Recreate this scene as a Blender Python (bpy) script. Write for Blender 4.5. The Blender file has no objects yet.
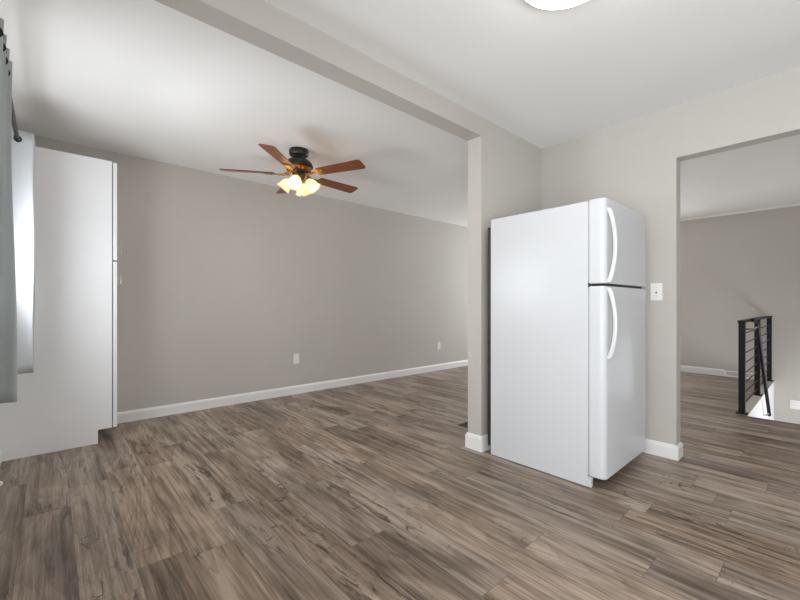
import bpy, bmesh, math, random
from mathutils import Vector, Matrix
random.seed(7)
PI = math.pi
S = bpy.context.scene
C = S.collection

# ------------------------------------------------------------------ camera
CAM_H = 1.0704
cd = bpy.data.cameras.new('camera')
cam = bpy.data.objects.new('camera', cd); C.objects.link(cam)
cam.location = (0, 0, CAM_H)
cam.rotation_euler = (PI / 2, 0, math.radians(48.042 - 90))
cd.sensor_width = 36.0
cd.lens = 389.17 / 800 * 36
cd.shift_y = 4.66 / 800
cd.clip_start = 0.02
S.camera = cam

# ------------------------------------------------------------------ world, lights, exposure
W = bpy.data.worlds.new('world'); S.world = W; W.use_nodes = True
wn = W.node_tree.nodes; wn['Background'].inputs[0].default_value = (0.86, 0.93, 1.0, 1); wn['Background'].inputs[1].default_value = 3.1
S.view_settings.view_transform = 'Standard'
S.view_settings.look = 'None'
S.view_settings.exposure = 0.16
S.view_settings.gamma = 1.0
S.view_settings.use_curve_mapping = False
S.cycles.max_bounces = 14
S.cycles.diffuse_bounces = 8
S.cycles.use_denoising = True
S.cycles.sample_clamp_indirect = 6.0

def area(name, loc, direction, sx, sy, watts, col=(1, 1, 1)):
    l = bpy.data.lights.new(name, 'AREA'); l.shape = 'RECTANGLE'; l.size = sx; l.size_y = sy
    l.energy = watts; l.color = col
    o = bpy.data.objects.new(name, l); C.objects.link(o); o.location = loc
    o.rotation_euler = Vector(direction).to_track_quat('-Z', 'Y').to_euler()
    return o
DAY = (0.93, 0.965, 1.0)
# lamps tilted upwards to brighten the ceilings, standing in for sunlit ground
area('daylight_dining_window', (-0.235, -0.35, 1.40), (1, 0, 0.35), 1.3, 2.3, 70, DAY)
area('daylight_curtain_window', (-0.300, 2.85, 1.38), (1, 0, 0.22), 1.1, 0.66, 30, DAY)
area('fill_living_room', (7.48, 3.1, 1.35), (-1, 0, 0.0), 1.4, 1.9, 60, DAY)  # added fill lamp at an unseen window, brightens the living room
area('fill_stairwell', (6.2, -1.035, -0.55), (0, 1, 0.7), 1.5, 0.8, 34, DAY)  # added fill lamp, throws light up onto the far ceiling

# ------------------------------------------------------------------ node helpers
def mat(name):
    m = bpy.data.materials.new(name); m.use_nodes = True
    nt = m.node_tree; b = nt.nodes['Principled BSDF']
    return m, nt, b
def N(nt, kind, **kw):
    n = nt.nodes.new(kind)
    for k, v in kw.items(): setattr(n, k, v)
    return n
def Mt(nt, op, a, b=None, clamp=False):
    n = nt.nodes.new('ShaderNodeMath'); n.operation = op; n.use_clamp = clamp
    for i, v in enumerate((a, b)):
        if v is None: continue
        if isinstance(v, (int, float)): n.inputs[i].default_value = v
        else: nt.links.new(v, n.inputs[i])
    return n.outputs[0]
def Cx(nt, x, y, z):
    n = nt.nodes.new('ShaderNodeCombineXYZ')
    for i, v in enumerate((x, y, z)):
        if isinstance(v, (int, float)): n.inputs[i].default_value = v
        else: nt.links.new(v, n.inputs[i])
    return n.outputs[0]
def Noise(nt, vec, scale, detail=2.0, rough=0.5, dist=0.0):
    n = nt.nodes.new('ShaderNodeTexNoise')
    n.inputs['Scale'].default_value = scale; n.inputs['Detail'].default_value = detail
    n.inputs['Roughness'].default_value = rough; n.inputs['Distortion'].default_value = dist
    nt.links.new(vec, n.inputs['Vector'])
    return n.outputs[0]
def Ramp(nt, fac, stops):
    n = nt.nodes.new('ShaderNodeValToRGB'); r = n.color_ramp
    while len(r.elements) < len(stops): r.elements.new(0.5)
    for e, (p, c) in zip(r.elements, stops):
        e.position = p; e.color = (*c, 1) if len(c) == 3 else c
    nt.links.new(fac, n.inputs[0])
    return n.outputs[0]
def Mix(nt, fac, a, b, mode='MIX'):
    n = nt.nodes.new('ShaderNodeMix'); n.data_type = 'RGBA'; n.blend_type = mode
    for s, v in ((0, fac), (6, a), (7, b)):
        if isinstance(v, (int, float)): n.inputs[s].default_value = v
        elif isinstance(v, tuple): n.inputs[s].default_value = (*v, 1)
        else: nt.links.new(v, n.inputs[s])
    return n.outputs[2]
def Bump(nt, b, h, strength, dist):
    n = nt.nodes.new('ShaderNodeBump'); n.inputs['Strength'].default_value = strength; n.inputs['Distance'].default_value = dist
    nt.links.new(h, n.inputs['Height']); nt.links.new(n.outputs[0], b.inputs['Normal'])
def Pos(nt): return nt.nodes.new('ShaderNodeNewGeometry').outputs['Position']
def Obj(nt): return nt.nodes.new('ShaderNodeTexCoord').outputs['Object']

def plain(name, col, rough=0.5, metal=0.0, spec=0.5, noise=0.03, nscale=30, bump=0.0, bscale=200, coat=0.0, wavy=0.0):
    m, nt, b = mat(name)
    v = Obj(nt)
    n = Noise(nt, v, nscale, 3)
    d = tuple(max(0, c * (1 - noise)) for c in col); l = tuple(min(1, c * (1 + noise)) for c in col)
    nt.links.new(Ramp(nt, n, [(0.3, d), (0.7, l)]), b.inputs['Base Color'])
    b.inputs['Roughness'].default_value = rough; b.inputs['Metallic'].default_value = metal
    b.inputs['Specular IOR Level'].default_value = spec
    b.inputs['Coat Weight'].default_value = coat
    if wavy: Bump(nt, b, Mt(nt, 'ADD', Mt(nt, 'MULTIPLY', Noise(nt, v, 9.0, 4, 0.6), wavy), Noise(nt, v, bscale, 2)), bump, 0.002)
    elif bump: Bump(nt, b, Noise(nt, v, bscale, 2), bump, 0.002)
    return m

def floor_material():
    m, nt, b = mat('laminate_oak_planks')
    sp = nt.nodes.new('ShaderNodeSeparateXYZ'); nt.links.new(Pos(nt), sp.inputs[0])
    X, Y = sp.outputs[0], sp.outputs[1]
    PW, PL = 0.183, 1.22
    rx = Mt(nt, 'DIVIDE', Mt(nt, 'ADD', X, 20.05), PW)
    row = Mt(nt, 'FLOOR', rx); fx = Mt(nt, 'FRACT', rx)
    w1 = N(nt, 'ShaderNodeTexWhiteNoise', noise_dimensions='1D'); nt.links.new(row, w1.inputs['W'])
    ry = Mt(nt, 'ADD', Mt(nt, 'DIVIDE', Mt(nt, 'ADD', Y, 20.0), PL), w1.outputs['Value'])
    idx = Mt(nt, 'FLOOR', ry); fy = Mt(nt, 'FRACT', ry)
    w2 = N(nt, 'ShaderNodeTexWhiteNoise', noise_dimensions='3D'); nt.links.new(Cx(nt, row, idx, 3.0), w2.inputs['Vector'])
    sc = nt.nodes.new('ShaderNodeSeparateXYZ'); nt.links.new(w2.outputs['Color'], sc.inputs[0])
    r1, r2, r3 = sc.outputs
    px = Mt(nt, 'ADD', X, Mt(nt, 'MULTIPLY', r1, 37.0))
    py = Mt(nt, 'ADD', Y, Mt(nt, 'MULTIPLY', r2, 53.0))
    def st(a, c): return Cx(nt, Mt(nt, 'MULTIPLY', px, a), Mt(nt, 'MULTIPLY', py, c), Mt(nt, 'MULTIPLY', r3, 9.0))
    field = Noise(nt, st(4.6, 0.42), 1.0, 1.5, 0.40, 0.30)
    wob = Noise(nt, st(40.0, 3.0), 1.0, 2.0, 0.5)
    ringp = Mt(nt, 'FRACT', Mt(nt, 'ADD', Mt(nt, 'MULTIPLY', field, 21.0), Mt(nt, 'MULTIPLY', wob, 0.8)))
    rings = Mt(nt, 'MULTIPLY', Mt(nt, 'POWER', ringp, 1.8), r1)
    fine = Noise(nt, st(150.0, 3.2), 1.0, 3.0, 0.6)
    mid = Noise(nt, st(36.0, 1.3), 1.0, 4.0, 0.66, 0.4)
    broad = Noise(nt, st(6.0, 1.1), 1.0, 4.0, 0.62, 0.9)
    crack = Noise(nt, st(15.0, 2.0), 1.0, 6.0, 0.72, 2.2)
    tick = Noise(nt, st(8.0, 22.0), 1.0, 3.0, 0.6, 1.0)
    spot = Noise(nt, st(3.4, 1.3), 1.0, 1.0, 0.5)
    t = Mt(nt, 'ADD', Mt(nt, 'MULTIPLY', mid, 0.49), Mt(nt, 'MULTIPLY', fine, 0.22))
    t = Mt(nt, 'ADD', t, Mt(nt, 'MULTIPLY', rings, -0.085))
    t = Mt(nt, 'ADD', t, Mt(nt, 'MULTIPLY', broad, 0.55))
    t = Mt(nt, 'ADD', t, Mt(nt, 'MULTIPLY', Mt(nt, 'SUBTRACT', r3, 0.5), 0.06))
    col = Ramp(nt, t, [(0.42, (0.052, 0.033, 0.023)), (0.52, (0.138, 0.098, 0.070)), (0.61, (0.245, 0.184, 0.138)), (0.73, (0.420, 0.335, 0.265))])
    tint = Ramp(nt, r1, [(0.0, (0.97, 0.99, 1.03)), (0.5, (1.0, 1.0, 1.0)), (1.0, (1.04, 0.99, 0.94))])
    col = Mix(nt, 1.0, col, tint, 'MULTIPLY')
    near = Mt(nt, 'MULTIPLY', Mt(nt, 'SUBTRACT', spot, 0.42, True), 6.0, True)
    ck = Ramp(nt, crack, [(0.55, (0, 0, 0)), (0.61, (1, 1, 1))])
    tk = Ramp(nt, tick, [(0.66, (0, 0, 0)), (0.70, (1, 1, 1))])
    dk = Mt(nt, 'MAXIMUM', Mt(nt, 'MULTIPLY', ck, 0.80), Mt(nt, 'MULTIPLY', tk, 0.75))
    col = Mix(nt, Mt(nt, 'MULTIPLY', dk, near), col, (0.032, 0.020, 0.014))
    # plank joints
    ex = Mt(nt, 'MULTIPLY', Mt(nt, 'MINIMUM', fx, Mt(nt, 'SUBTRACT', 1.0, fx)), PW)
    ey = Mt(nt, 'MULTIPLY', Mt(nt, 'MINIMUM', fy, Mt(nt, 'SUBTRACT', 1.0, fy)), PL)
    e = Mt(nt, 'MINIMUM', ex, ey)
    seam = Mt(nt, 'SUBTRACT', 1.0, Mt(nt, 'DIVIDE', e, 0.0022, True), True)
    col = Mix(nt, Mt(nt, 'MULTIPLY', seam, 0.6), col, (0.045, 0.035, 0.03))
    nt.links.new(col, b.inputs['Base Color'])
    nt.links.new(Mt(nt, 'MULTIPLY_ADD', fine, 0.16), b.inputs['Roughness'])
    b.inputs['Roughness'].links[0].from_node.inputs[2].default_value = 0.29
    b.inputs['Specular IOR Level'].default_value = 0.5
    h = Mt(nt, 'SUBTRACT', Mt(nt, 'MULTIPLY', fine, 0.35), seam)
    Bump(nt, b, h, 0.18, 0.0012)
    return m

def paint(name, col, rough=0.75, bs=90):
    m, nt, b = mat(name)
    p = Pos(nt)
    n = Noise(nt, p, 1.3, 3)
    nt.links.new(Ramp(nt, n, [(0.3, tuple(c * 0.985 for c in col)), (0.7, tuple(min(1, c * 1.015) for c in col))]), b.inputs['Base Color'])
    b.inputs['Roughness'].default_value = rough; b.inputs['Specular IOR Level'].default_value = 0.3
    Bump(nt, b, Noise(nt, p, bs, 3), 0.10, 0.002)
    return m

def wood(name, dark, light, rough=0.35):
    m, nt, b = mat(name)
    sp = nt.nodes.new('ShaderNodeSeparateXYZ'); nt.links.new(Obj(nt), sp.inputs[0])
    v = Cx(nt, Mt(nt, 'MULTIPLY', sp.outputs[0], 5.0), Mt(nt, 'MULTIPLY', sp.outputs[1], 60.0), sp.outputs[2])
    nt.links.new(Ramp(nt, Noise(nt, v, 1.0, 4, 0.6, 0.4), [(0.3, dark), (0.7, light)]), b.inputs['Base Color'])
    b.inputs['Roughness'].default_value = rough
    return m

def cloth(name, col, trans=0.35):
    m, nt, b = mat(name)
    v = Obj(nt)
    sp = nt.nodes.new('ShaderNodeSeparateXYZ'); nt.links.new(v, sp.inputs[0])
    weave = Noise(nt, Cx(nt, Mt(nt, 'MULTIPLY', sp.outputs[0], 500.0), Mt(nt, 'MULTIPLY', sp.outputs[1], 500.0), Mt(nt, 'MULTIPLY', sp.outputs[2], 90.0)), 1.0, 2)
    c = Ramp(nt, weave, [(0.3, tuple(x * 0.93 for x in col)), (0.7, col)])
    nt.links.new(c, b.inputs['Base Color'])
    b.inputs['Roughness'].default_value = 0.9; b.inputs['Specular IOR Level'].default_value = 0.15
    Bump(nt, b, weave, 0.2, 0.001)
    tr = nt.nodes.new('ShaderNodeBsdfTranslucent'); nt.links.new(c, tr.inputs[0])
    mx = nt.nodes.new('ShaderNodeMixShader'); mx.inputs[0].default_value = trans
    nt.links.new(b.outputs[0], mx.inputs[1]); nt.links.new(tr.outputs[0], mx.inputs[2])
    nt.links.new(mx.outputs[0], nt.nodes['Material Output'].inputs[0])
    return m

def glow(name, col, base, strength):
    m, nt, b = mat(name)
    n = Noise(nt, Obj(nt), 14, 2)
    c = Ramp(nt, n, [(0.3, tuple(x * 0.94 for x in col)), (0.7, col)])
    b.inputs['Base Color'].default_value = (*base, 1)
    nt.links.new(c, b.inputs['Emission Color']); b.inputs['Emission Strength'].default_value = strength
    b.inputs['Roughness'].default_value = 0.3
    return m

def shade_material():
    m, nt, b = mat('lit_frosted_shade')
    b.inputs['Base Color'].default_value = (0.85, 0.80, 0.70, 1); b.inputs['Roughness'].default_value = 0.35
    c = Ramp(nt, Noise(nt, Obj(nt), 40, 3), [(0.3, (1.0, 0.74, 0.42)), (0.7, (1.0, 0.80, 0.50))])
    nt.links.new(c, b.inputs['Emission Color']); b.inputs['Emission Strength'].default_value = 0.30
    tr = nt.nodes.new('ShaderNodeBsdfTranslucent'); tr.inputs[0].default_value = (0.95, 0.84, 0.66, 1)
    mx = nt.nodes.new('ShaderNodeMixShader'); mx.inputs[0].default_value = 0.5
    nt.links.new(b.outputs[0], mx.inputs[1]); nt.links.new(tr.outputs[0], mx.inputs[2])
    nt.links.new(mx.outputs[0], nt.nodes['Material Output'].inputs[0])
    return m

def pane_material():
    m, nt, b = mat('window_glass')
    t = nt.nodes.new('ShaderNodeBsdfTransparent'); g = nt.nodes.new('ShaderNodeBsdfGlossy'); g.inputs['Roughness'].default_value = 0.02
    fr = nt.nodes.new('ShaderNodeFresnel'); fr.inputs[0].default_value = 1.45
    mx = nt.nodes.new('ShaderNodeMixShader')
    nt.links.new(fr.outputs[0], mx.inputs[0]); nt.links.new(t.outputs[0], mx.inputs[1]); nt.links.new(g.outputs[0], mx.inputs[2])
    nt.links.new(mx.outputs[0], nt.nodes['Material Output'].inputs[0])
    return m

M = dict(
    floor=floor_material(),
    wall=paint('greige_wall_paint', (0.518, 0.490, 0.452)),
    ceiling=paint('white_ceiling_paint', (0.85, 0.845, 0.83), 0.9, 60),
    trim=paint('white_trim_paint', (0.80, 0.79, 0.77), 0.4, 40),
    stairwhite=paint('white_stairwell_paint', (0.78, 0.78, 0.78), 0.5),
    pantry=plain('white_melamine', (0.87, 0.875, 0.885), 0.38, noise=0.01, nscale=6),
    toe=plain('toe_kick_panel', (0.17, 0.15, 0.13), 0.6),
    fridge=plain('white_enamel', (0.605, 0.612, 0.625), 0.26, spec=0.28, noise=0.006, nscale=5, bump=0.12, bscale=230, wavy=9.0),
    handle=plain('white_plastic', (0.60, 0.60, 0.58), 0.32, noise=0.01),
    gasket=plain('grey_gasket', (0.42, 0.42, 0.41), 0.6),
    black=plain('black_plastic', (0.022, 0.02, 0.018), 0.55),
    bronze=plain('dark_bronze', (0.030, 0.027, 0.022), 0.38, metal=0.5, noise=0.12),
    brass=plain('antique_brass', (0.30, 0.165, 0.050), 0.34, metal=0.9, noise=0.12),
    blade=wood('walnut_blade', (0.125, 0.030, 0.008), (0.28, 0.078, 0.020), 0.3),
    shade=shade_material(),
    bulb=glow('lit_bulb', (1.0, 0.76, 0.44), (1, 1, 1), 52.0),
    dome=glow('lit_dome_diffuser', (1.0, 0.965, 0.90), (0.95, 0.95, 0.95), 13.0),
    plate=plain('white_cover_plate', (0.84, 0.83, 0.80), 0.35, noise=0.01),
    slot=plain('dark_slot', (0.09, 0.085, 0.08), 0.6),
    steel=plain('brushed_steel', (0.42, 0.42, 0.42), 0.35, metal=1.0, noise=0.1),
    chrome=plain('satin_nickel', (0.50, 0.49, 0.47), 0.3, metal=1.0),
    navy=plain('black_powder_coat', (0.006, 0.007, 0.011), 0.5, spec=0.25, noise=0.1),
    register=plain('brown_metal_register', (0.045, 0.034, 0.026), 0.45, metal=0.3),
    greycloth=cloth('grey_green_curtain_cloth', (0.50, 0.53, 0.525), 0.18),
    whitecloth=cloth('white_curtain_cloth', (0.62, 0.64, 0.66), 0.15),
    glass=pane_material(),
)

# ------------------------------------------------------------------ mesh helpers
def bx(bm, x0, x1, y0, y1, z0, z1, mtx=None):
    vs = [bm.verts.new((x, y, z)) for x in (x0, x1) for y in (y0, y1) for z in (z0, z1)]
    q = [(0, 1, 3, 2), (4, 6, 7, 5), (0, 4, 5, 1), (2, 3, 7, 6), (0, 2, 6, 4), (1, 5, 7, 3)]
    for f in q: bm.faces.new([vs[i] for i in f])
    if mtx is not None: bmesh.ops.transform(bm, matrix=mtx, verts=vs)
    return vs
def prism(bm, pts, axis, a0, a1):
    """polygon pts (2D) extruded along axis 'x','y' or 'z' from a0 to a1"""
    def P(p, a):
        return {'x': (a, p[0], p[1]), 'y': (p[0], a, p[1]), 'z': (p[0], p[1], a)}[axis]
    A = [bm.verts.new(P(p, a0)) for p in pts]; B = [bm.verts.new(P(p, a1)) for p in pts]
    n = len(pts)
    bm.faces.new(A[::-1]); bm.faces.new(B)
    for i in range(n): bm.faces.new((A[i], A[(i + 1) % n], B[(i + 1) % n], B[i]))
    return A + B
def lathe(bm, prof, seg=40, mtx=None, cap=True):
    rings = []
    for r, z in prof:
        rings.append([bm.verts.new((r * math.cos(2 * PI * k / seg), r * math.sin(2 * PI * k / seg), z)) for k in range(seg)])
    for a, b in zip(rings, rings[1:]):
        for k in range(seg): bm.faces.new((a[k], a[(k + 1) % seg], b[(k + 1) % seg], b[k]))
    if cap:
        for r in (rings[0], rings[-1]): bm.faces.new(r)
    vs = [v for r in rings for v in r]
    if mtx is not None: bmesh.ops.transform(bm, matrix=mtx, verts=vs)
    return vs
def tube(bm, pts, rad, seg=12, flat=1.0):
    pts = [Vector(p) for p in pts]; rings = []
    up = Vector((0, 0, 1))
    for i, p in enumerate(pts):
        d = (pts[min(i + 1, len(pts) - 1)] - pts[max(i - 1, 0)]).normalized()
        ref = up if abs(d.dot(up)) < 0.95 else Vector((1, 0, 0))
        a = d.cross(ref).normalized(); b = a.cross(d).normalized()
        r = rad[i] if isinstance(rad, (list, tuple)) else rad
        rings.append([bm.verts.new(p + a * r * math.cos(2 * PI * k / seg) + b * r * flat * math.sin(2 * PI * k / seg)) for k in range(seg)])
    for a, b in zip(rings, rings[1:]):
        for k in range(seg): bm.faces.new((a[k], a[(k + 1) % seg], b[(k + 1) % seg], b[k]))
    bm.faces.new(rings[0][::-1]); bm.faces.new(rings[-1])
def obj(name, bm, m, parent=None, bevel=0.0, bseg=3, smooth=False, loc=None):
    bmesh.ops.recalc_face_normals(bm, faces=bm.faces[:])
    me = bpy.data.meshes.new(name); bm.to_mesh(me); bm.free()
    me.materials.append(M[m] if isinstance(m, str) else m)
    o = bpy.data.objects.new(name, me); C.objects.link(o)
    if parent is not None: o.parent = parent
    if loc: o.location = loc
    if bevel:
        md = o.modifiers.new('bevel', 'BEVEL'); md.width = bevel; md.segments = bseg; md.limit_method = 'ANGLE'; md.angle_limit = math.radians(40)
        md.harden_normals = True
    if smooth or bevel:
        for p in me.polygons: p.use_smooth = True
    if smooth and not bevel:
        md = o.modifiers.new('edges', 'EDGE_SPLIT'); md.split_angle = math.radians(42)
    return o
def thing(name, label, cat, loc=(0, 0, 0), rot=(0, 0, 0), group=None):
    o = bpy.data.objects.new(name, None); C.objects.link(o); o.location = loc; o.rotation_euler = rot
    o.empty_display_size = 0.1
    return tag(o, label, cat, group)
def tag(o, label, cat, group=None):
    o['label'] = label; o['category'] = cat
    if group: o['group'] = group
    return o
def struct(name, bm, m, parent=None, label=None, bevel=0.0):
    o = obj(name, bm, m, parent, bevel)
    if parent is None: o['kind'] = 'structure'
    if label: o['label'] = label; 
    return o
def NB(): return bmesh.new()

# ------------------------------------------------------------------ dimensions
XL, XR, XR2, XF = -0.26, 3.2118, 3.3167, 7.5134
YB, YN, YF, YE = 4.3107, 1.7134, 1.8355, 0.7214
YK, YS = -2.80, -1.05
XP = 2.3367
ZC, ZB, ZO = 2.44, 2.3015, 2.0839
T = 0.12
SX0, SY1 = 4.985, 0.56      # stairwell edges
SZ = -1.35

# ------------------------------------------------------------------ floor, ceiling
b = NB()
bx(b, XL - T, SX0, YK - T, YB + T, -0.2, 0)
bx(b, SX0, XF + T, SY1, YB + T, -0.2, 0)
struct('floor', b, 'floor', label='grey brown oak laminate plank floor')
b = NB()
bx(b, XL - T, XF + T, YK - T, YB + T, ZC, ZC + 0.12)
struct('ceiling', b, 'ceiling', label='flat white ceiling')

def wall_x(bm, x0, x1, y0, y1, z0, z1, holes):
    """wall slab in a plane of constant X, with rectangular holes (ya, yb, za, zb)"""
    cur = y0
    for ya, yb, za, zb in sorted(holes):
        bx(bm, x0, x1, cur, ya, z0, z1)
        if za > z0: bx(bm, x0, x1, ya, yb, z0, za)
        if zb < z1: bx(bm, x0, x1, ya, yb, zb, z1)
        cur = yb
    bx(bm, x0, x1, cur, y1, z0, z1)

WIN_D = (-1.55, 0.85, 0.75, 2.05)       # dining window, left wall
WIN_C = (2.45, 3.25, 0.80, 1.96)        # curtained window, left wall
WIN_P = (2.1, 4.0, 0.65, 2.05)          # unseen picture window in the far wall, added to light the living room
DOOR_F = (-0.98, -0.10, SZ, 0.72)       # front door, far wall at the stair landing
b = NB(); wall_x(b, XL - T, XL, YK, YB, 0, ZC, [WIN_D, WIN_C]); struct('wall_left', b, 'wall')
b = NB(); bx(b, XL - T, XF + T, YB, YB + T, 0, ZC); struct('wall_back', b, 'wall')
b = NB()
bx(b, XL - T, 0.35, YK - T, YK, 0, ZC); bx(b, 2.25, XR2, YK - T, YK, 0, ZC); bx(b, 0.35, 2.25, YK - T, YK, 2.06, ZC)
struct('wall_rear', b, 'wall')
b = NB()
# post, return wall and dropped beam in one silhouette (x,z), extruded through the wall thickness
prism(b, [(XL, ZB), (XP, ZB), (XP, 0), (XR2, 0), (XR2, ZC), (XL, ZC)], 'y', YN, YF)
struct('wall_middle', b, 'wall', label='wall stub with dropped beam dividing the rooms')
b = NB()
prism(b, [(YE, 0), (YN, 0), (YN, ZC), (YK, ZC), (YK, 0), (-0.38, 0), (-0.38, ZO), (YE, ZO)], 'x', XR, XR2)
struct('wall_right', b, 'wall', label='wall beside the refrigerator with the wide opening')
b = NB()
wall_x(b, XF, XF + T, SY1, YB, -0.2, ZC, [(WIN_P[0], WIN_P[1], WIN_P[2], WIN_P[3])])
wall_x(b, XF, XF + T, YS, SY1, SZ, ZC, [DOOR_F])
struct('wall_far', b, 'wall', label='wall beyond the stair railing')
WIN_S = (5.4, 7.0, -1.0, -0.1)          # unseen low window, added to light the far ceiling and stairwell
b = NB()
bx(b, XR2, WIN_S[0], YS - T, YS, SZ - 0.1, ZC); bx(b, WIN_S[1], XF + T, YS - T, YS, SZ - 0.1, ZC)
bx(b, WIN_S[0], WIN_S[1], YS - T, YS, SZ - 0.1, WIN_S[2]); bx(b, WIN_S[0], WIN_S[1], YS - T, YS, WIN_S[3], ZC)
struct('wall_stair', b, 'wall')
# stairwell: white stringer wall, stairs, landing
b = NB(); bx(b, SX0 - 0.02, XF, SY1 - 0.012, SY1 + 0.07, SZ, -0.201); bx(b, SX0, XF, SY1 - 0.012, SY1, -0.201, -0.001)
struct('wall_stairwell', b, 'stairwhite')
b = NB(); bx(b, SX0 + 0.01, XF, SY1 - 0.014, SY1 + 0.064, -0.0005, 0.010); struct('trim_1', b, 'wall', label='pale curb under the stair railing', bevel=0.004)
b = NB(); bx(b, SX0 - 0.06, XF + T, YS, SY1 + 0.07, SZ - 0.1, SZ); struct('floor_landing', b, 'floor')
b = NB()
for k in range(6):
    z = -0.193 * (k + 1)
    bx(b, SX0 + 0.25 * k, SX0 + 0.25 * (k + 1) + 0.02, YS, SY1 - 0.012, SZ, z)
struct('floor_stairs', b, 'floor')
b = NB(); bx(b, SX0 - 0.06, SX0 - 0.001, YS, SY1, SZ, -0.201); struct('wall_under_stairs', b, 'stairwhite')

b = NB(); bx(b, XF - 0.014, XF, YS, YB, ZC - 0.034, ZC); struct('trim_2', b, 'trim', label='thin white strip where the far wall meets the ceiling')

# ------------------------------------------------------------------ baseboards
def bbprof(h=0.1, t=0.014): return [(0, 0), (t, 0), (t, h - 0.022), (t * 0.45, h - 0.004), (0, h)]
def bb_path(name, pts, h=0.1):
    """baseboard along a floor polyline, room on the LEFT of the walking direction, mitred at the corners"""
    b = NB(); n = len(pts); P = [Vector((x, y)) for x, y in pts]; rings = []
    for i, p in enumerate(P):
        ds = []
        if i > 0: ds.append((p - P[i - 1]).normalized())
        if i < n - 1: ds.append((P[i + 1] - p).normalized())
        ns = [Vector((-d.y, d.x)) for d in ds]
        m = ns[0] if len(ns) == 1 else (ns[0] + ns[1]) / (1 + ns[0].dot(ns[1]))
        rings.append([b.verts.new((p.x + m.x * q, p.y + m.y * q, z)) for q, z in bbprof(h)])
    for r0, r1 in zip(rings, rings[1:]):
        for k in range(5): b.faces.new((r0[k], r0[(k + 1) % 5], r1[(k + 1) % 5], r1[k]))
    b.faces.new(rings[0][::-1]); b.faces.new(rings[-1])
    return struct(name, b, 'trim')
bb_path('baseboard_back', [(XF, YB), (0.37, YB)])
bb_path('baseboard_middle', [(XR, YN), (XP, YN), (XP, YF), (XR2, YF)], 0.112)
bb_path('baseboard_right', [(XR2, YF), (XR2, YE), (XR, YE), (XR, YN - 0.014)])
bb_path('baseboard_far', [(XF, 1.085), (XF, YB - 0.014)])
bb_path('baseboard_left', [(XL, 3.783), (XL, YK)])
bb_path('baseboard_rear', [(XL + 0.014, YK), (0.30, YK)])

# ------------------------------------------------------------------ windows and doors
def window_in_x(name, xa, xb, hole, mull=1):
    ya, yb, za, zb = hole; f = 0.05; xm = (xa + xb) / 2
    b = NB()
    bx(b, xm - 0.03, xm + 0.03, ya, yb, za, za + f); bx(b, xm - 0.03, xm + 0.03, ya, yb, zb - f, zb)
    bx(b, xm - 0.03, xm + 0.03, ya, ya + f, za + f, zb - f); bx(b, xm - 0.03, xm + 0.03, yb - f, yb, za + f, zb - f)
    for k in range(mull):
        y = ya + (yb - ya) * (k + 1) / (mull + 1); bx(b, xm - 0.02, xm + 0.02, y - 0.02, y + 0.02, za + f, zb - f)
    w = struct(name, b, 'trim')
    g = NB(); bx(g, xm - 0.003, xm + 0.003, ya + 0.01, yb - 0.01, za + 0.01, zb - 0.01); obj('window_pane', g, 'glass', w)
    return w
window_in_x('window_1', XL - T, XL, WIN_D, 2)
window_in_x('window_2', XL - T, XL - 0.03, WIN_C, 1)
window_in_x('window_added_far', XF, XF + T, WIN_P, 2)  # unseen window, added along with the living room fill
xa, xb, za, zb = WIN_S
b = NB()
for x0, x1 in ((xa, xa + 0.05), (xb - 0.05, xb)): bx(b, x0, x1, YS - 0.09, YS - 0.03, za, zb)
for z0, z1 in ((za, za + 0.05), (zb - 0.05, zb)): bx(b, xa + 0.05, xb - 0.05, YS - 0.09, YS - 0.03, z0, z1)
w = struct('window_added_stair', b, 'trim')  # unseen window, added along with the stairwell fill
g = NB(); bx(g, xa + 0.01, xb - 0.01, YS - 0.063, YS - 0.057, za + 0.01, zb - 0.01); obj('window_pane', g, 'glass', w)
# invented patio door behind the camera, lets daylight in
b = NB()
for x0, x1 in ((0.35, 0.42), (1.27, 1.33), (2.18, 2.25)): bx(b, x0, x1, YK - 0.09, YK - 0.03, 0, 2.06)
bx(b, 0.42, 2.18, YK - 0.09, YK - 0.03, 0, 0.09); bx(b, 0.42, 2.18, YK - 0.09, YK - 0.03, 1.99, 2.06)
w = struct('door_1', b, 'trim')
g = NB(); bx(g, 0.40, 2.20, YK - 0.065, YK - 0.055, 0.05, 2.03); obj('window_pane', g, 'glass', w)
# front door at the stair landing
ya, yb, za, zb = DOOR_F
b = NB()
bx(b, XF + 0.04, XF + 0.085, ya, yb, za, -0.55); bx(b, XF + 0.04, XF + 0.085, ya, yb, 0.48, zb)
bx(b, XF + 0.04, XF + 0.085, ya, ya + 0.12, -0.55, 0.48); bx(b, XF + 0.04, XF + 0.085, yb - 0.4, yb, -0.55, 0.48)
w = struct('door_2', b, 'trim')
g = NB(); bx(g, XF + 0.058, XF + 0.066, ya + 0.1, yb - 0.38, -0.57, 0.50); obj('window_pane', g, 'glass', w)

# ------------------------------------------------------------------ refrigerator
FX0, FX1, FYF, FYB, FYR, FZ = 2.336, 3.074, 0.860, 0.958, 1.632, 1.676
fr = thing('refrigerator', 'white top-freezer refrigerator standing beside the wall stub', 'refrigerator', (FX0 + 0.35, 1.3, 0))
def loc(bm):
    bmesh.ops.translate(bm, vec=(-(FX0 + 0.35), -1.3, 0), verts=bm.verts[:]); return bm
b = NB(); prism(b, [(FYB, 0.068), (FYB, FZ), (FYR, FZ), (FYR, 0.004), (FYB + 0.085, 0.004), (FYB + 0.085, 0.068)], 'x', FX0 + 0.012, FX1 - 0.012)
for x0, x1 in ((FX0, FX0 + 0.012), (FX1 - 0.012, FX1)): bx(b, x0, x1, FYB, FYR, 0.004, FZ)
bmesh.ops.remove_doubles(b, verts=b.verts[:], dist=1e-5)
obj('cabinet_body', loc(b), 'fridge', fr, 0.004)
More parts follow.
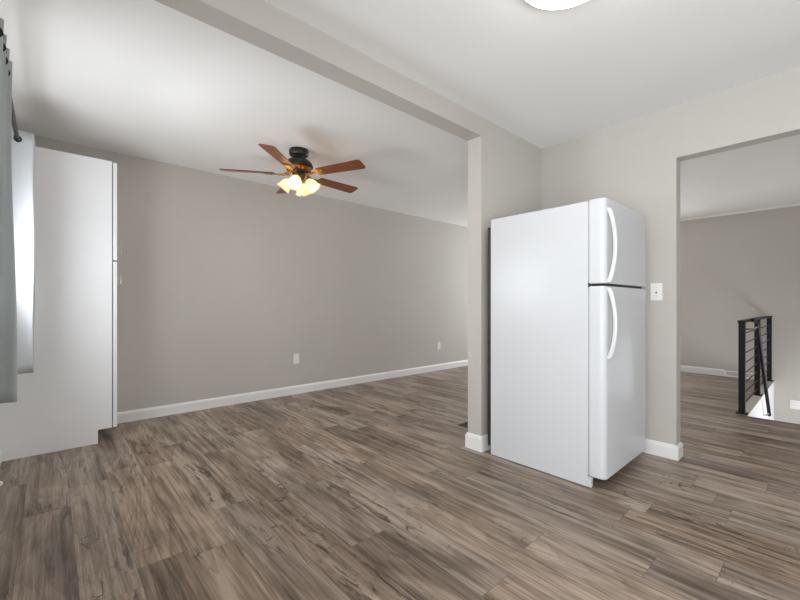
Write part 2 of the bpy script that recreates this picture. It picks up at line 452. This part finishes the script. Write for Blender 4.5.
def door_profile():
    # plan outline (x, y) with generously rounded front corners
    pts = []
    R = 0.034
    for k in range(9):
        a = PI + (PI / 2) * k / 8
        pts.append((FX0 + R + R * math.cos(a), FYF + R + R * math.sin(a)))
    for k in range(9):
        a = 1.5 * PI + (PI / 2) * k / 8
        pts.append((FX1 - R + R * math.cos(a), FYF + R + R * math.sin(a)))
    pts += [(FX1, FYB - 0.006), (FX0, FYB - 0.006)]
    return pts
SPLIT0, SPLIT1 = 1.178, 1.192
for nm, z0, z1, hz0, hz1 in (('freezer_door', SPLIT1, FZ + 0.006, 1.200, 1.622), ('refrigerator_door', 0.070, SPLIT0, 0.760, 1.168)):
    b = NB(); prism(b, door_profile(), 'z', z0, z1)
    d = obj(nm, loc(b), 'fridge', fr, 0.007)
    # bowed handle near the opening edge
    b = NB()
    hx = 2.374; n = 22
    secs = []
    for k in range(n + 1):
        t = k / n; z = hz0 + (hz1 - hz0) * t
        bow = 0.041 * (math.sin(PI * t) ** 0.62)
        y = FYF + 0.004 - bow
        th = 0.013 + 0.006 * (abs(2 * t - 1) ** 4)
        wd = 0.009 + 0.006 * (abs(2 * t - 1) ** 3)
        secs.append([bm_v for bm_v in ((hx - wd, y - th * 0.55, z), (hx - wd * 0.6, y - th, z), (hx + wd * 0.6, y - th, z), (hx + wd, y - th * 0.55, z), (hx + wd, y + th * 0.4, z), (hx - wd, y + th * 0.4, z))])
    rings = [[b.verts.new(p) for p in s] for s in secs]
    for r0, r1 in zip(rings, rings[1:]):
        for k in range(6): b.faces.new((r0[k], r0[(k + 1) % 6], r1[(k + 1) % 6], r1[k]))
    b.faces.new(rings[0][::-1]); b.faces.new(rings[-1])
    bmesh.ops.recalc_face_normals(b, faces=b.faces[:])
    obj('door_handle', loc(b), 'handle', d, smooth=True)
b = NB()
bx(b, FX0 + 0.006, FX1 - 0.006, FYB - 0.012, FYB + 0.001, SPLIT1 + 0.01, FZ - 0.006)
bx(b, FX0 + 0.006, FX1 - 0.006, FYB - 0.012, FYB + 0.001, 0.078, SPLIT0 - 0.008)
obj('door_gasket', loc(b), 'gasket', fr)
b = NB(); bx(b, FX0 + 0.004, FX1 - 0.004, FYB - 0.03, FYB + 0.001, SPLIT0 - 0.006, SPLIT1 + 0.006); bx(b, FX0 + 0.03, FX1 - 0.03, FYF + 0.025, FYB - 0.03, SPLIT0 - 0.001, SPLIT1 + 0.001)
obj('mullion_strip', loc(b), 'black', fr)
b = NB(); bx(b, FX1 - 0.075, FX1 - 0.012, FYB - 0.075, FYB + 0.03, FZ + 0.006, FZ + 0.020); obj('hinge_cover', loc(b), 'handle', fr, 0.004)
b = NB(); bx(b, FX0 + 0.001, FX0 + 0.03, FYB - 0.020, FYB + 0.002, 0.004, 0.066); obj('grille_end', loc(b), 'handle', fr, 0.006)
b = NB(); bx(b, FX0 + 0.013, FX1 - 0.013, FYB + 0.060, FYB + 0.084, 0.008, 0.067)
for k in range(5): bx(b, FX0 + 0.02, FX1 - 0.02, FYB + 0.050, FYB + 0.062, 0.018 + k * 0.01, 0.023 + k * 0.01)
obj('kick_grille', loc(b), 'black', fr)  # coloured black to stand for the shade in the recess under the door
b = NB(); bx(b, FX0 + 0.012, FX1 - 0.012, FYR - 0.001, FYR + 0.030, 0.06, 1.625)
obj('condenser_panel', loc(b), 'black', fr)
for sx in (FX0 + 0.05, FX1 - 0.05):
    for sy in (FYB + 0.06, FYR - 0.06):
        b = NB(); lathe(b, [(0.016, 0.0), (0.016, 0.006), (0.009, 0.007), (0.009, 0.014)], 16, Matrix.Translation((sx, sy, 0))); obj('foot', loc(b), 'black', fr)

# ------------------------------------------------------------------ pantry cabinet
pa = thing('pantry_cabinet', 'tall plain white pantry cabinet against the left wall past the curtain', 'cabinet', (0.05, 4.04, 0))
def lp(bm): bmesh.ops.translate(bm, vec=(-0.05, -4.04, 0), verts=bm.verts[:]); return bm
PY0, PY1 = 3.785, 4.296
b = NB(); prism(b, [(XL + 0.002, 0), (0.274, 0), (0.274, 0.105), (0.362, 0.105), (0.362, 2.195), (XL + 0.002, 2.195)], 'y', PY0, PY0 + 0.018)
obj('side_panel', lp(b), 'pantry', pa, 0.0015)
b = NB(); bx(b, XL + 0.002, 0.360, PY0 + 0.018, PY1, 0.105, 2.193); obj('carcass', lp(b), 'pantry', pa)
b = NB(); bx(b, 0.255, 0.272, PY0 + 0.018, PY1, 0.0, 0.105); obj('toe_kick', lp(b), 'toe', pa)
for nm, z0, z1, hz in (('upper_door', 1.422, 2.188, 1.51), ('lower_door', 0.107, 1.408, 1.265)):
    b = NB(); bx(b, 0.3685, 0.394, PY0 + 0.002, PY1 - 0.003, z0, z1); d = obj(nm, lp(b), 'pantry', pa, 0.002)
    b = NB(); tube(b, [(0.392, PY0 + 0.05, hz - 0.045), (0.418, PY0 + 0.05, hz - 0.042), (0.424, PY0 + 0.05, hz - 0.03), (0.424, PY0 + 0.05, hz + 0.03), (0.418, PY0 + 0.05, hz + 0.042), (0.392, PY0 + 0.05, hz + 0.045)], 0.0055, 10)
    obj('door_pull', lp(b), 'chrome', d, smooth=True)
    for hh in (z0 + 0.12, z1 - 0.12):
        b = NB(); bx(b, 0.358, 0.376, PY1 - 0.06, PY1 - 0.02, hh - 0.03, hh + 0.03); obj('hinge', lp(b), 'chrome', d)

# ------------------------------------------------------------------ curtains and rod
RX, RZ = -0.148, 2.078
rod = thing('curtain_rod', 'thin dark curtain rod on the left window wall', 'curtain rod', (RX, 2.75, RZ))
b = NB(); tube(b, [(0, -0.86, 0), (0, 0.74, 0)], 0.0105, 14); obj('rod', b, 'bronze', rod, smooth=True)
for y, s in ((-0.86, -1), (0.74, 1)):
    b = NB(); lathe(b, [(0.010, 0), (0.019, 0.006), (0.023, 0.02), (0.017, 0.036), (0.004, 0.042)], 18, Matrix.Translation((0, y, 0)) @ Matrix.Rotation(-s * PI / 2, 4, 'X')); obj('finial', b, 'bronze', rod, smooth=True)
for y in (-0.80, 0.68):
    b = NB(); tube(b, [(0, y, -0.012), (-0.04, y, -0.014), (XL - RX + 0.004, y, -0.014)], 0.006, 8); bx(b, XL - RX, XL - RX + 0.006, y - 0.016, y + 0.016, -0.05, 0.02); obj('bracket', b, 'bronze', rod, smooth=True)

def curtain(name, label, m, y0, y1, folds, z0, z1, xc_top, xc_bot, amp_top, amp_bot, phase, pull=0.0, seg=16):
    """gathered sheet; pull draws the lower near folds back towards the window"""
    n = folds * seg; rows = 26
    cx, cy = RX, (y0 + y1) / 2
    t = thing(name, label, 'curtain', (cx, cy, z0))
    b = NB(); grid = []
    for r in range(rows + 1):
        q = r / rows; z = z0 + (z1 - z0) * q; row = []
        amp = amp_bot + (amp_top - amp_bot) * q; xc = xc_bot + (xc_top - xc_bot) * q
        for k in range(n + 1):
            a = k / seg
            x = xc + amp * math.sin(2 * PI * a + phase + 0.25 * math.sin(3 * a + 1) * (1 - q)) + 0.003 * math.sin(7 * a + 9 * q)
            x -= pull * (1 - q) * min(1.0, max(0.0, (folds - 0.55 - a) * 2.5))
            y = y0 + (y1 - y0) * k / n + 0.010 * math.sin(4 * PI * a + phase) * (1 - 0.4 * q)
            row.append(b.verts.new((x - cx, y - cy, z - z0 + 0.004 * math.sin(5 * a) * (1 - q))))
        grid.append(row)
    for r in range(rows):
        for k in range(n): b.faces.new((grid[r][k], grid[r][k + 1], grid[r + 1][k + 1], grid[r + 1][k]))
    o = obj('panel', b, m, t)
    for p in o.data.polygons: p.use_smooth = True
    md = o.modifiers.new('thickness', 'SOLIDIFY'); md.thickness = 0.0025
    asn = math.asin(max(-1, min(1, (RX - xc_top) / amp_top)))
    for f in range(folds + 1):          # a grommet wherever the sheet crosses the rod
        for base_, s_ in ((asn, 1), (PI - asn, -1)):
            a = (base_ - phase) / (2 * PI) + f - (1 if phase < 0 else 0)
            if a < 0.03 or a > folds - 0.03: continue
            y = y0 + (y1 - y0) * a / folds + 0.006 * math.sin(4 * PI * a + phase)
            slope = amp_top * 2 * PI * math.cos(2 * PI * a + phase) / ((y1 - y0) / folds)
            mt = Matrix.Translation((0, y - cy, RZ - z0)) @ Matrix.Rotation(-math.atan(slope) * 0.0 , 4, 'Z') @ Matrix.Rotation(PI / 2 - 0.0, 4, 'X')
            mt = Matrix.Translation((0, y - cy, RZ - z0)) @ Matrix.Rotation(PI / 2 - math.atan(slope) + 0 * s_, 4, 'Z') @ Matrix.Rotation(PI / 2, 4, 'X')
            g = NB()
            lathe(g, [(0.0125, -0.004), (0.0205, -0.004), (0.0215, 0), (0.0205, 0.004), (0.0125, 0.004), (0.0125, -0.004)], 22, mt, cap=False)
            obj('grommet', g, 'bronze', t, smooth=True)
    return t
curtain('curtain', 'grey green grommet curtain nearest the camera at the left edge', 'greycloth', 2.04, 2.485, 4, 0.645, 2.135, -0.155, -0.128, 0.030, 0.030, -0.35, 0.065)
curtain('curtain', 'white grommet curtain beside the tall pantry cabinet', 'whitecloth', 3.285, 3.50, 2, 0.645, 2.135, -0.128, -0.128, 0.056, 0.052, -1.45)

# ------------------------------------------------------------------ ceiling fan
FCX, FCY = 1.640, 3.165
fan = thing('ceiling_fan', 'five-blade wooden ceiling fan with lit lamps over the living room', 'ceiling fan', (FCX, FCY, ZC))
def Zr(z): return z - ZC
b = NB(); lathe(b, [(0.05, 0), (0.082, -0.001), (0.085, -0.012), (0.083, -0.042), (0.076, -0.052), (0.03, -0.056)], 40); obj('canopy', b, 'bronze', fan, smooth=True)
b = NB(); lathe(b, [(0.034, -0.05), (0.034, -0.085), (0.05, -0.09)], 28); obj('neck', b, 'bronze', fan, smooth=True)
b = NB(); lathe(b, [(0.04, -0.078), (0.062, -0.082), (0.092, -0.096), (0.115, -0.118), (0.124, -0.140), (0.124, -0.150), (0.108, -0.158), (0.05, -0.160)], 44); obj('motor_housing', b, 'bronze', fan, smooth=True)
b = NB(); lathe(b, [(0.104, -0.156), (0.108, -0.166), (0.098, -0.180), (0.078, -0.192), (0.05, -0.196)], 44)
for k in range(20):
    mt = Matrix.Rotation(2 * PI * k / 20, 4, 'Z') @ Matrix.Translation((0.094, 0, -0.176)) @ Matrix.Rotation(math.radians(48), 4, 'Y')
    bx(b, -0.018, 0.018, -0.004, 0.004, -0.003, 0.003, mt)
obj('vent_ring', b, 'brass', fan, smooth=True)
b = NB(); lathe(b, [(0.04, -0.192), (0.054, -0.198), (0.058, -0.225), (0.050, -0.250), (0.03, -0.262)], 36); obj('switch_housing', b, 'bronze', fan, smooth=True)
b = NB(); lathe(b, [(0.02, -0.255), (0.046, -0.262), (0.050, -0.278), (0.03, -0.296), (0.010, -0.306), (0.008, -0.322), (0.002, -0.328)], 36); obj('light_fitter', b, 'brass', fan, smooth=True)
ZBL = -0.222
for k in range(5):
    ang = math.radians(5.5 + 72 * k)
    e = Matrix.Rotation(ang, 4, 'Z') @ Matrix.Translation((0, 0, ZBL)) @ Matrix.Rotation(math.radians(-12), 4, 'X')
    # outline of the paddle
    out = []
    r0, r1 = 0.205, 0.652
    wr, wt, cr = 0.052, 0.066, 0.028
    out += [(r0, -wr + 0.012), (r0 + 0.012, -wr)]
    for j in range(6):
        a = -PI / 2 + (PI / 2) * j / 5; out.append((r1 - cr + cr * math.cos(a), -wt + cr + cr * math.sin(a)))
    for j in range(6):
        a = (PI / 2) * j / 5; out.append((r1 - cr + cr * math.cos(a), wt - cr + cr * math.sin(a)))
    out += [(r0 + 0.012, wr), (r0, wr - 0.012)]
    b = NB(); prism(b, out, 'z', 0.0, 0.007)
    bl = obj('blade', b, 'blade', fan, 0.0015, 2); bl.matrix_local = e
    b = NB()
    prism(b, [(0.075, -0.018), (0.14, -0.011), (0.185, -0.016), (0.215, -0.040), (0.262, -0.036), (0.280, -0.012), (0.300, 0.0), (0.280, 0.012), (0.262, 0.036), (0.215, 0.040), (0.185, 0.016), (0.14, 0.011), (0.075, 0.018)], 'z', -0.007, -0.0005)
    for sx, sy in ((0.235, -0.024), (0.235, 0.024), (0.275, 0)):
        lathe(b, [(0.007, 0), (0.006, 0.003), (0.001, 0.004)], 10, Matrix.Translation((sx, sy, -0.007)) @ Matrix.Rotation(PI, 4, 'X'))
    tube(b, [(0.07, 0, 0.03), (0.095, 0, 0.012), (0.13, 0, -0.004), (0.18, 0, -0.007)], [0.012, 0.012, 0.011, 0.008], 10)
    obj('blade_iron', b, 'brass', bl, 0.0012, 2)
for k in range(4):
    ang = math.radians(-132 + 90 * k)
    base = Matrix.Rotation(ang, 4, 'Z')
    b = NB(); tube(b, [base @ Vector(p) for p in ((0.030, 0, -0.275), (0.055, 0, -0.270), (0.078, 0, -0.262), (0.092, 0, -0.270))], 0.009, 10)
    arm = obj('lamp_arm', b, 'brass', fan, smooth=True)
    mt = base @ Matrix.Translation((0.072, 0, -0.258)) @ Matrix.Rotation(math.radians(-40), 4, 'Y') @ Matrix.Rotation(PI, 4, 'X') @ Matrix.Scale(0.88, 4)
    b = NB(); lathe(b, [(0.012, -0.004), (0.024, 0.0), (0.026, 0.022), (0.022, 0.024)], 24, mt); obj('socket_cup', b, 'brass', arm, smooth=True)
    b = NB()
    prof = [(0.023, 0.016), (0.034, 0.030), (0.046, 0.050), (0.052, 0.074), (0.055, 0.096), (0.062, 0.114), (0.073, 0.128)]
    seg = 40; rings = []
    for i, (r, z) in enumerate(prof):
        fl = 0.0028 * (i / (len(prof) - 1)) ** 2
        rings.append([b.verts.new(mt @ Vector(((r + fl * math.cos(10 * 2 * PI * j / seg)) * math.cos(2 * PI * j / seg), (r + fl * math.cos(10 * 2 * PI * j / seg)) * math.sin(2 * PI * j / seg), z))) for j in range(seg)])
    for r0_, r1_ in zip(rings, rings[1:]):
        for j in range(seg): b.faces.new((r0_[j], r0_[(j + 1) % seg], r1_[(j + 1) % seg], r1_[j]))
    sh = obj('lamp_shade', b, 'shade', arm, smooth=True)
    for p in sh.data.polygons: p.use_smooth = True
    md = sh.modifiers.new('thickness', 'SOLIDIFY'); md.thickness = 0.003
    b = NB(); lathe(b, [(0.010, 0.020), (0.013, 0.036), (0.026, 0.062), (0.029, 0.078), (0.022, 0.096), (0.004, 0.104)], 20, mt); obj('light_bulb', b, 'bulb', arm, smooth=True)
for (px_, py_, ln) in ((0.018, -0.02, 0.10), (-0.02, 0.015, 0.07)):
    b = NB(); tube(b, [(px_, py_, -0.30), (px_, py_, -0.30 - ln)], 0.0012, 6); lathe(b, [(0.001, 0), (0.005, 0.008), (0.003, 0.016)], 10, Matrix.Translation((px_, py_, -0.316 - ln)))
    obj('pull_chain', b, 'brass', fan, smooth=True)

# ------------------------------------------------------------------ flush ceiling light in the kitchen
cl = thing('ceiling_light', 'round white flush-mount light glowing on the kitchen ceiling', 'ceiling light', (1.544, 0.698, ZC))
b = NB(); lathe(b, [(0.20, 0), (0.212, -0.004), (0.213, -0.030), (0.206, -0.036), (0.190, -0.037), (0.185, -0.02)], 64); obj('base_ring', b, 'plate', cl, smooth=True)
b = NB(); lathe(b, [(0.196, -0.034), (0.190, -0.050), (0.165, -0.068), (0.120, -0.083), (0.060, -0.092), (0.008, -0.094)], 64); obj('diffuser', b, 'dome', cl, smooth=True)

# ------------------------------------------------------------------ outlets and switches
def plate(bm, w, h, t=0.006):
    bx(bm, -w / 2, w / 2, -t, 0, -h / 2, h / 2)
def outlet(loc_, rot, label, group=None):
    t = thing('wall_outlet', label, 'outlet', loc_, (0, 0, rot), group)
    b = NB(); plate(b, 0.072, 0.118); obj('cover_plate', b, 'plate', t, 0.0025)
    for z in (0.026, -0.026):
        b = NB(); lathe(b, [(0.0165, 0), (0.0165, 0.003), (0.0155, 0.0035)], 24, Matrix.Translation((0, -0.006, z)) @ Matrix.Rotation(PI / 2, 4, 'X')); r = obj('receptacle', b, 'plate', t)
        for sx in (-0.0065, 0.0065):
            b = NB(); bx(b, sx - 0.0012, sx + 0.0012, -0.0100, -0.0090, z - 0.001, z + 0.008); obj('slot', b, 'slot', r)
    b = NB(); lathe(b, [(0.003, 0), (0.002, 0.0015)], 10, Matrix.Translation((0, -0.006, 0)) @ Matrix.Rotation(PI / 2, 4, 'X')); obj('screw', b, 'steel', t)
outlet((2.196, YB, 0.422), 0, 'white wall outlet nearer the ceiling fan on the back wall')
outlet((4.728, YB, 0.400), 0, 'white wall outlet close to the wall stub on the back wall')
sw = thing('light_switch', 'single white toggle switch on the wall right of the refrigerator', 'light switch', (XR, 0.840, 1.162), (0, 0, -PI / 2))
b = NB(); plate(b, 0.074, 0.122); obj('cover_plate', b, 'plate', sw, 0.0025)
b = NB(); bx(b, -0.005, 0.005, -0.0075, -0.005, -0.012, 0.012); tg = obj('toggle_slot', b, 'slot', sw)
b = NB(); bx(b, -0.0035, 0.0035, -0.017, -0.006, -0.001, 0.010); obj('toggle', b, 'plate', tg, 0.001)
for z in (-0.030, 0.030):
    b = NB(); lathe(b, [(0.003, 0), (0.002, 0.0015)], 10, Matrix.Translation((0, -0.006, z)) @ Matrix.Rotation(PI / 2, 4, 'X')); obj('screw', b, 'steel', sw)
sw = thing('light_switch', 'wide white switch plate low on the wall above the stairwell', 'light switch', (XF, 0.335, -0.285), (0, 0, -PI / 2))
b = NB(); plate(b, 0.118, 0.118); obj('cover_plate', b, 'plate', sw, 0.0025)
for x in (-0.023, 0.023):
    b = NB(); bx(b, x - 0.016, x + 0.016, -0.0095, -0.005, -0.033, 0.033); obj('rocker', b, 'plate', sw, 0.0015)

# ------------------------------------------------------------------ registers
fv = thing('floor_register', 'small dark floor vent behind the wall stub', 'floor vent', (2.86, 2.155, 0))
b = NB()
for y0, y1 in ((-0.07, -0.055), (0.055, 0.07)): bx(b, -0.16, 0.16, y0, y1, 0.0, 0.006)
for x0, x1 in ((-0.16, -0.145), (0.145, 0.16)): bx(b, x0, x1, -0.055, 0.055, 0.0, 0.006)
bx(b, -0.004, 0.004, -0.055, 0.055, 0.0, 0.005)
obj('frame', b, 'register', fv)
b = NB()
for k in range(22):
    x = -0.138 + k * 0.0131
    bx(b, x - 0.003, x + 0.003, -0.055, 0.055, 0.001, 0.0045)
obj('louvers', b, 'register', fv)
b = NB(); bx(b, -0.145, 0.145, -0.055, 0.055, 0.0003, 0.001); obj('duct_shade_sheet', b, 'black', fv)  # black sheet stands for the shade inside the duct
wv = thing('baseboard_register', 'white baseboard heat vent under the far wall behind the railing', 'vent', (XF, 0.917, 0))
b = NB(); prism(b, [(0, 0), (-0.03, 0), (-0.03, 0.02), (-0.012, 0.085), (0, 0.085)], 'y', -0.165, 0.165); obj('housing', b, 'plate', wv, 0.002)
b = NB()
for k in range(6):
    z = 0.028 + k * 0.0085; x = -0.0285 + (z - 0.02) * 0.28
    bx(b, x - 0.002, x + 0.002, -0.145, 0.145, z - 0.0015, z + 0.002)
obj('louvers', b, 'slot', wv)

# ------------------------------------------------------------------ stair railing
ry = SY1 + 0.032
rl = thing('stair_railing', 'black metal stair railing with horizontal bars beyond the opening', 'railing', (5.02, ry, 0.010))
RT = 0.907
xs = (0.0, 1.155, 2.425)
for x in xs:
    b = NB(); bx(b, x - 0.025, x + 0.025, -0.025, 0.025, 0.006, RT - 0.02); p = obj('post', b, 'navy', rl, 0.002)
    b = NB(); bx(b, x - 0.045, x + 0.045, -0.045, 0.045, 0.0, 0.008); obj('base_plate', b, 'navy', p, 0.002)
b = NB(); bx(b, -0.05, 2.46, -0.03, 0.03, RT - 0.022, RT); obj('top_rail', b, 'navy', rl, 0.004)
for k in range(8):
    b = NB(); tube(b, [(0, 0, 0.075 + k * 0.100), (2.425, 0, 0.075 + k * 0.100)], 0.0055, 8); obj('bar', b, 'navy', rl, smooth=True)
b = NB()
p0, p1 = Vector((5.182 - 5.02, 0.5 - ry, 0.899 - 0.010)), Vector((6.30 - 5.02, 0.5 - ry, -0.232 - 0.010))
tube(b, [p0 + Vector((-0.06, 0.03, 0.02)), p0, p0.lerp(p1, 0.5), p1], 0.017, 14)
h = obj('handrail', b, 'navy', rl, smooth=True)
for tt in (0.02, 0.95):
    q = p0.lerp(p1, tt); b = NB()
    yw = 0.0 if tt < 0.5 else (SY1 - 0.012 - ry)
    tube(b, [q + Vector((0, 0, -0.02)), q + Vector((0, 0.02, -0.05)), Vector((q.x, yw, q.z - 0.05))], 0.008, 8); obj('bracket', b, 'steel', h, smooth=True)

# ------------------------------------------------------------------ door stop by the left baseboard
ds = thing('door_stop', 'small white rubber-tipped door stop on the baseboard under the curtains', 'door stop', (XL + 0.013, 3.18, 0.048), (0, PI / 2, 0))
b = NB(); tube(b, [(0, 0, 0), (0, 0, 0.026)], 0.0055, 10); obj('spring', b, 'steel', ds, smooth=True)
b = NB(); lathe(b, [(0.008, 0.024), (0.0125, 0.028), (0.0125, 0.040), (0.009, 0.045), (0.002, 0.046)], 18); obj('rubber_tip', b, 'plate', ds, smooth=True)
